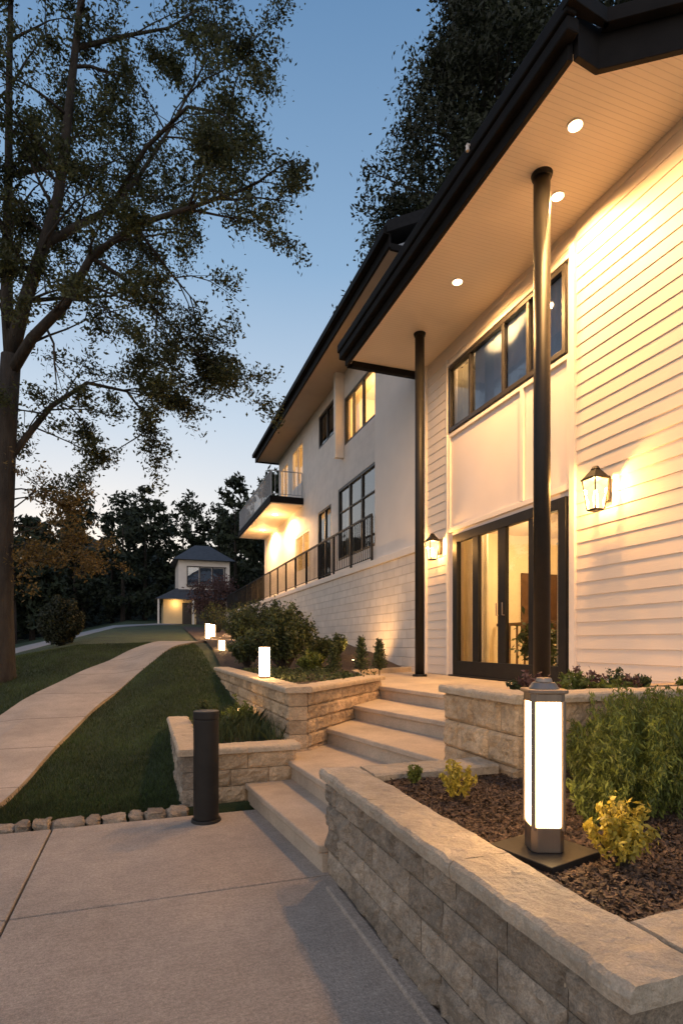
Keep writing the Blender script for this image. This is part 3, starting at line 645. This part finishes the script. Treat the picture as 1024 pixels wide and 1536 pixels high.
shrub('small_shrub',.85,6.2,.46,.16,.16,.26,700,.022,M_shr,14); shrub('small_shrub',1.1,6.9,.46,.2,.2,.42,900,.025,M_hedge,14); shrub('small_shrub',.7,7.2,.46,.18,.18,.38,800,.025,M_shr,14)
def bz(x,y): return max(.98,H(x,y)+.05)
for (x,y,r,h,n,m) in((2.6,10.9,.7,1.35,9000,M_shr),(2.0,11.6,.4,.7,2600,M_shr),(3.5,11.6,.35,.75,2400,M_shr),(2.9,10.0,.25,.4,1800,M_hedge),(4.2,12.4,.3,.6,1400,M_shr),(2.4,14.5,.5,1.0,2600,M_shr),(3.2,15.5,.7,1.3,3200,M_shr),(2.9,18,.8,1.2,3000,M_shr),(4.2,19,.7,1.4,3000,M_shr),(4.0,24,.9,1.5,2600,M_shr),(3.6,30,1.0,1.6,2500,M_shr)):
    shrub('garden_shrub',x,y,bz(x,y),r,r,h,n,.04,m,34,up=.3)
Q=[]
for k in range(90):
    x=random.uniform(1.75,3.3); y=random.uniform(7.0,10.8)
    if x>1.4+(y-5.9)*1.0: continue
    for j in range(34): Q.append((x+random.gauss(0,.09),y+random.gauss(0,.09),bz(x,y)+abs(random.gauss(0,.04))))
leaves('groundcover',np.array(Q),.03,M_shr,None,up=.4)
for (x,y,h) in((3.45,8.9,.62),(3.95,9.3,.58),(3.2,9.6,.5),(4.6,10.85,.5)):
    p=empty('upright_conifer_shrub'); S=MB(); P=[]
    S.tube([(x,y,.9),(x,y,.98+h)],[.01,.003],5)
    for k in range(44):
        z=.98+h*(.1+.85*k/44); a=k*2.4; L=.16*(1-.75*k/44)
        e=(x+L*math.cos(a),y+L*math.sin(a),z+.06); S.tube([(x,y,z),e],[.003,.0015],3)
        for j in range(30):
            t=random.random(); P.append((x+(e[0]-x)*t+random.gauss(0,.012),y+(e[1]-y)*t+random.gauss(0,.012),z+.06*t+random.gauss(0,.012)))
    S.obj('stems',M_bark,p); leaves('foliage',np.array(P),.02,M_shr,p,elong=2.6,up=.8)
Q=[]
while len(Q)<130000:
    y=5.3+ (random.random()**1.7)*13; x=random.uniform(-5.0,1.3)
    if x>.3 and y<7.9: continue
    pc=None
    for a,b in zip(PATH,PATH[1:]):
        if a[1]<=y<=b[1]: pc=a[0]+(b[0]-a[0])*(y-a[1])/(b[1]-a[1]); sl=(b[0]-a[0])/(b[1]-a[1])
    if pc is not None and abs(x-pc)<.665*math.sqrt(1+sl*sl): continue
    Q.append((x,y,H(x,y)-.005))
blades('lawn_grass',np.array(Q),.05,.006,.8,M_blade)

x,y=-2.75,22.0
p=empty('round_bush'); P=[]
for k in range(9000):
    u=rng.normal(size=3); u/=np.linalg.norm(u); r=.72*(random.random()**.25)*(1+.25*noise.noise(Vector(u)*2.2))
    P.append((x+u[0]*r,y+u[1]*r,H(x,y)+.85+u[2]*r*1.15))
leaves('foliage',np.array(P),.06,M_leafd,p); mb=MB(); mb.tube([(x,y,H(x,y)-.1),(x,y,H(x,y)+.6)],[.08,.05]); mb.obj('stem',M_bark,p)

# ---------------------------------------------------------------- trees
Fv=Vector((.3287,.9444,0)); Rv=Vector((.9444,-.3287,0))
def grow(mb,p,d,L,r,dep,tips,droop=0.0,nch=(3,4)):
    pts=[p];cur=p.copy();dd=d.copy(); n=4
    for i in range(n):
        dd=(dd+Vector((random.gauss(0,.16),random.gauss(0,.16),random.gauss(0,.12)-droop))).normalized(); cur=cur+dd*(L/n); pts.append(cur.copy())
    mb.tube(pts,[r*(1-.8*i/n) for i in range(n+1)],5 if dep>0 else 3)
    if dep==0: tips.append(pts); return
    for k in range(random.randint(*nch)):
        i=random.randint(1,n); nd_=(dd+Vector((random.gauss(0,.75),random.gauss(0,.75),random.gauss(0,.5)))).normalized()
        grow(mb,pts[i],nd_,L*random.uniform(.45,.7),r*.45,dep-1,tips,droop,nch)
    tips.append(pts[2:])
def crown(tips,per,sg):
    out=[]
    for pts in tips:
        k=int(per*random.uniform(0,2)*random.uniform(.4,1.6))
        for _ in range(k):
            i=random.randint(0,len(pts)-2); t=random.random(); q=pts[i].lerp(pts[i+1],t)
            out.append((q.x+random.gauss(0,sg),q.y+random.gauss(0,sg),q.z+random.gauss(0,sg*.7)))
    return np.array(out)
base=Vector((-2.8,13.7,0))
def TP(r,z,f=0): q=base+Rv*r+Fv*f; return Vector((q.x,q.y,z))
tree=empty('maple_tree'); mb=MB(); tips=[]
g0=H(base.x,base.y)
mb.tube([TP(-.05,g0-.2),TP(-.05,g0+.15),TP(-.06,2.2),TP(-.05,3.8),TP(.03,5.8),TP(.15,7.6)],[.36,.27,.235,.22,.205,.19],12)
limbs=[([(.15,7.6,0),(.0,8.8,.1),(-.05,10.2,.2),(-.02,11.6,.2),(.05,13.6,.1),(.15,15.5,0),(.3,17.5,-.1)],.14),
([(.15,7.6,0),(.5,8.7,-.1),(.95,9.8,-.2),(1.25,10.8,-.2),(1.45,11.9,-.3),(1.7,13.7,-.4),(2.0,15.8,-.5),(2.2,17.5,-.6)],.16),
([(.95,9.8,-.2),(1.45,10.4,.1),(2.05,11.1,.5),(2.6,12.1,.8),(3.2,13.3,1.0),(4.0,15.1,1.2)],.09),
([(.12,7.2,0),(.75,7.8,-.3),(1.6,8.35,-.6),(2.2,9.15,-.8),(3.1,9.7,-.9),(4.3,10.0,-1.0),(5.4,10.3,-1.1)],.12),
([(.03,5.3,0),(.4,6.0,.2),(.8,6.7,.4),(1.5,7.3,.6),(2.3,7.2,.8),(2.9,6.4,.9)],.08),
([(2.05,11.1,.5),(3.0,12.0,0),(4.0,12.5,-.4),(4.7,12.2,-.6),(5.2,11.6,-.8)],.055),
([(1.7,13.7,-.4),(2.5,14.6,.2),(3.3,15.2,.6),(4.0,16,.9)],.05),
([(2.2,9.15,-.8),(2.9,8.8,-.5),(3.5,8.2,-.3),(4.1,7.6,0)],.045),
([(.5,8.7,-.1),(1.1,9.2,.6),(1.8,9.6,1.2),(2.4,10.3,1.6)],.05),
([(3.1,9.7,-.9),(3.7,9.0,-.5),(4.2,8.5,-.2)],.035),
([(0,8.8,.1),(-.9,9.8,.4),(-1.9,10.8,.8),(-3,11.4,1.2)],.08),
([(0,10.2,.2),(-.4,11.2,-1.0),(-.6,12.2,-2.0),(-.8,13,-3)],.07),
([(.0,11.6,.2),(.3,12.6,1.2),(.9,13.4,2.2),(1.2,14,3.2)],.07),
([(-.06,6.5,0),(-.7,7.2,.1),(-1.6,7.8,.2),(-2.6,8.2,0)],.07)]
for li,(pp,r0) in enumerate(limbs):
    pts=[TP(a,b,c) for a,b,c in pp]; n=len(pts)
    mb.tube(pts,[r0*(1-.78*i/(n-1)) for i in range(n)],8)
    for i in range(1,n):
        for k in range(3 if i>1 else 1):
            d=(pts[i]-pts[i-1]).normalized()+Vector((random.gauss(0,.7),random.gauss(0,.7),random.gauss(0,.45)))
            q=pts[i-1].lerp(pts[i],random.random())
            grow(mb,q,d.normalized(),random.uniform(1.0,1.9),max(.016,r0*.25),2,tips,.05,(2,3))
mb.obj('trunk_and_limbs',M_bark,tree,smooth=True)
P=crown(tips,86,.12); leaves('foliage',P,.047,M_leaf,tree)
print('LEAVES',len(P),'TIPS',len(tips))
mb=MB(); tips=[]
for k in range(8):
    grow(mb,TP(-.0,3.0+.25*k),Vector((Rv.x*1,Rv.y*1,.25+random.gauss(0,.3)))+Fv*random.gauss(0,.5),random.uniform(1.0,1.5),.02,2,tips,.08,(2,3))
mb.obj('low_branches',M_bark,tree); leaves('lit_russet_foliage',crown(tips,60,.11),.045,M_leafo,tree)

def big_tree(name,x,y,ztop,rad,n,size,m,seed,low=.25,z0=1.0):
    random.seed(seed); t=empty(name); mb=MB(); P=[]
    mb.tube([(x,y,z0-1),(x,y,z0+ztop*.4),(x+.3,y,z0+ztop*.75),(x+.2,y,z0+ztop*.97)],[rad*.1,rad*.08,rad*.04,.03],10)
    cl=n//150
    for k in range(cl):
        hz=low+(1-low)*random.random(); prof=math.sin(math.pi*min(1,(hz-low)/(1-low)*.82+.13))**.6
        a=random.uniform(0,6.28); q=random.uniform(.35,1)*rad*prof*(1+.2*math.sin(3*a+hz*9))
        c=Vector((x+q*math.cos(a),y+q*math.sin(a),z0+ztop*hz+random.gauss(0,.4)))
        if k%5==0: mb.tube([(x,y,c.z-q*.6),((x+c.x)/2,(y+c.y)/2,c.z-q*.22),tuple(c)],[rad*.02,rad*.013,.02],5)
        s=rad*random.uniform(.05,.12)
        for j in range(150): P.append((c.x+random.gauss(0,s),c.y+random.gauss(0,s),c.z+random.gauss(0,s*.6)))
    mb.obj('trunk_and_limbs',M_bark,t); leaves('foliage',np.array(P),size,m,t)
big_tree('oak_tree',13.3,19.6,27,4.4,125000,.10,M_leafd,3,low=.3)
big_tree('oak_tree',10.8,22.5,19,2.7,54000,.10,M_leafd,4,low=.25)
big_tree('oak_tree',18.5,15.5,27,5,60000,.14,M_leafd,5,low=.35)
big_tree('oak_tree',24,30,24,6,20000,.28,M_leafd,6)
random.seed(21)
P=[];mb=MB()
def forest(cnt,f):
    for k in range(cnt):
        x,y,h,r=f(k); z=H(x,y)
        mb.tube([(x,y,z-1),(x,y,z+h*.8)],[.3,.06],5)
        for i in range(44):
            hz=random.uniform(.08,1.0); rr=r*math.sin(math.pi*min(1,.2+.78*hz))**.7*random.uniform(.3,1); a=random.uniform(0,6.28)
            cx,cy,cz=x+rr*math.cos(a),y+rr*math.sin(a),z+h*hz; s=r*random.uniform(.08,.17)
            for j in range(44): P.append((cx+random.gauss(0,s),cy+random.gauss(0,s),cz+random.gauss(0,s*.7)))
forest(46,lambda k:(-58+2.3*k*.93+random.uniform(-1.5,1.5),72+random.uniform(-3,6)-abs(k-23)*.25,random.uniform(12,15.5),random.uniform(2.4,3.6)))
forest(26,lambda k:(-62+4.2*k+random.uniform(-1.5,1.5),82+random.uniform(-3,3),random.uniform(14,19),random.uniform(3,4.5)))
forest(14,lambda k:(-30+1.7*k+random.uniform(-1,1),50+random.uniform(-2,3)+.5*k,random.uniform(7,12),random.uniform(2,3)))
forest(8,lambda k:(-24+1.8*k+random.uniform(-1,1),36+random.uniform(-2,3)+.5*k,random.uniform(5,8),random.uniform(1.6,2.4)))
forest(12,lambda k:(9+3*k,58+random.uniform(-3,3),random.uniform(11,16),random.uniform(2.5,3.5)))
pf=empty('distant_trees'); mb.obj('trunks',M_bark,pf); leaves('foliage',np.array(P),.34,M_forest,pf)
mb=MB(); n=80
for i in range(n+1):
    a=math.radians(-75+150*i/n); h=12+3*math.sin(i*.7)+2*math.sin(i*1.9)+random.uniform(-1,1)
    for rr,zz in((86,2),(92,h*.7+3),(100,h+3),(140,h+6)): mb.v.append((rr*math.sin(a),rr*math.cos(a),zz))
for i in range(n):
    for k in range(3): q=i*4+k; mb.f.append((q,q+1,q+5,q+4))
mb.obj('wooded_hill',mat('hill_woods',(.018,.025,.014),.9,.4,.4,1,.6,bdist=1.5),smooth=True)

# ---------------------------------------------------------------- distant house
dh=empty('distant_house'); hx,hy=4.2,52; hz=H(4.3,52)-.1
def bx(n,m,*a,bev=0): q=MB(); q.box(*a); return q.obj(n,m,dh,bevel=bev)
bx('lower_walls',mat('cream_paint',(.66,.52,.30),.7,.05,2),hx-2.6,hx+3.4,hy,hy+6,hz,hz+2.3)
bx('upper_walls',M_white,hx-1.3,hx+3.2,hy+.4,hy+6,hz+2.9,hz+5.9)
q=MB(); q.add([(hx-3.3,hy-.9,hz+2.25),(hx+3.9,hy-.9,hz+2.25),(hx+3.9,hy+6.5,hz+2.25),(hx-3.3,hy+6.5,hz+2.25),(hx-1.5,hy+.5,hz+3.3),(hx+3.3,hy+.5,hz+3.3),(hx+3.3,hy+5.5,hz+3.3),(hx-1.5,hy+5.5,hz+3.3)],[(0,3,2,1),(4,5,6,7),(0,1,5,4),(1,2,6,5),(2,3,7,6),(3,0,4,7)])
q.add([(hx-1.8,hy-.1,hz+5.85),(hx+3.7,hy-.1,hz+5.85),(hx+3.7,hy+6.5,hz+5.85),(hx-1.8,hy+6.5,hz+5.85),(hx+.3,hy+2.8,hz+7.6),(hx+1.6,hy+2.8,hz+7.6)],[(0,3,2,1),(0,1,5,4),(1,2,5),(2,3,4,5),(3,0,4)])
q.obj('hip_roofs',mat('slate_roof',(.05,.055,.065),.7,.2,3),dh)
for k in range(3): bx('upper_window',M_glassb,hx-.5+1.1*k,hx+.45+1.1*k,hy+.34,hy+.36,hz+3.6,hz+5.2); bx('upper_window_back',mat('window_blind',(.25,.28,.33),.6),hx-.5+1.1*k,hx+.45+1.1*k,hy+.37,hy+.395,hz+3.6,hz+5.2)
q=MB()
for k in range(4): q.box(hx-.58+1.1*k,hx-.5+1.1*k,hy+.3,hy+.39,hz+3.55,hz+5.25)
q.box(hx-.58,hx+2.9,hy+.3,hy+.39,hz+5.25,hz+5.32); q.box(hx-.58,hx+2.9,hy+.28,hy+.39,hz+3.46,hz+3.55); q.obj('window_frames',M_dframe,dh)
bx('garage_door',M_dark,hx+.2,hx+2.8,hy-.03,hy-.005,hz,hz+2.0); bx('entry_door',M_dframe,hx-1.0,hx-.2,hy-.03,hy-.005,hz,hz+2.0)
for k in range(3): bx('porch_column',M_white,hx-3.1+2.9*k,hx-2.95+2.9*k,hy-.8,hy-.65,hz,hz+2.25)
light('POINT','porch_light',(hx-1.6,hy-.5,hz+1.9),40,(1,.6,.25),dh,r=.1)
pt=empty('purple_plum_tree'); P=[]; mb=MB(); X,Y=5.0,44; zz=H(X,Y); mb.tube([(X,Y,zz),(X,Y,zz+1.5)],[.12,.08])
for k in range(9): 
    a=random.uniform(0,6.28); c=(X+1.0*math.cos(a),Y+1.0*math.sin(a),zz+random.uniform(1.4,3.2)); mb.tube([(X,Y,zz+1.2),c],[.05,.02],5)
    for j in range(500): P.append((c[0]+random.gauss(0,.45),c[1]+random.gauss(0,.45),c[2]+random.gauss(0,.4)))
mb.obj('trunk',M_bark,pt); leaves('foliage',np.array(P),.1,M_purp,pt)

# ---------------------------------------------------------------- world, sun, camera
w=bpy.data.worlds.new('World'); scene.world=w; w.use_nodes=True; nt=w.node_tree; L=nt.links.new
bg=nt.nodes['Background']; sky=nd(nt,'ShaderNodeTexSky'); sky.sky_type='NISHITA'; sky.sun_disc=False; sky.sun_elevation=math.radians(2.5); sky.sun_rotation=math.radians(-4); sky.dust_density=.6; sky.ozone_density=2.5
L(sky.outputs[0],bg.inputs[0]); bg.inputs[1].default_value=.06
tc=nd(nt,'ShaderNodeTexCoord'); sp=nd(nt,'ShaderNodeSeparateXYZ'); L(tc.outputs['Generated'],sp.inputs[0])
cr=nd(nt,'ShaderNodeValToRGB'); L(sp.outputs['Z'],cr.inputs[0]); e=cr.color_ramp.elements
e[0].position=0; e[0].color=(.88,.79,.70,1); e[1].position=1; e[1].color=(.09,.17,.33,1)
for ps,c in((.2,(.80,.79,.78,1)),(.36,(.56,.66,.77,1)),(.55,(.28,.44,.64,1)),(.75,(.14,.27,.47,1))): q=e.new(ps); q.color=c
dt=nd(nt,'ShaderNodeVectorMath',operation='DOT_PRODUCT'); L(tc.outputs['Generated'],dt.inputs[0]); dt.inputs[1].default_value=(-.62,-.75,.2)
mr=nd(nt,'ShaderNodeMapRange'); mr.inputs['From Min'].default_value=.1; mr.inputs['From Max'].default_value=1; L(dt.outputs['Value'],mr.inputs['Value'])
sc=nd(nt,'ShaderNodeVectorMath',operation='SCALE'); sc.inputs[0].default_value=(.58,.38,.26); L(mr.outputs[0],sc.inputs['Scale'])
av=nd(nt,'ShaderNodeVectorMath',operation='ADD'); L(cr.outputs[0],av.inputs[0]); L(sc.outputs[0],av.inputs[1])
b2=nd(nt,'ShaderNodeBackground'); b2.inputs[1].default_value=.93; L(av.outputs[0],b2.inputs[0])
ad=nd(nt,'ShaderNodeAddShader'); L(bg.outputs[0],ad.inputs[0]); L(b2.outputs[0],ad.inputs[1]); L(ad.outputs[0],nt.nodes['World Output'].inputs[0])
sd=bpy.data.lights.new('sun','SUN'); sd.energy=.25; sd.angle=math.radians(10); sd.color=(1,.85,.7); so=bpy.data.objects.new('sun',sd); COL.objects.link(so)
el=math.radians(6); dirv=Vector((-.07*math.cos(el),math.cos(el),math.sin(el))); so.rotation_euler=dirv.to_track_quat('Z','Y').to_euler()

cd=bpy.data.cameras.new('camera'); cam=bpy.data.objects.new('camera',cd); COL.objects.link(cam); scene.camera=cam
cam.location=(0,0,1.5); cam.rotation_euler=(math.radians(90),0,math.radians(-19.19))
cd.sensor_fit='VERTICAL'; cd.sensor_height=36; cd.lens=850/1536*36; cd.shift_y=197/1536; cd.clip_start=.05; cd.clip_end=2000
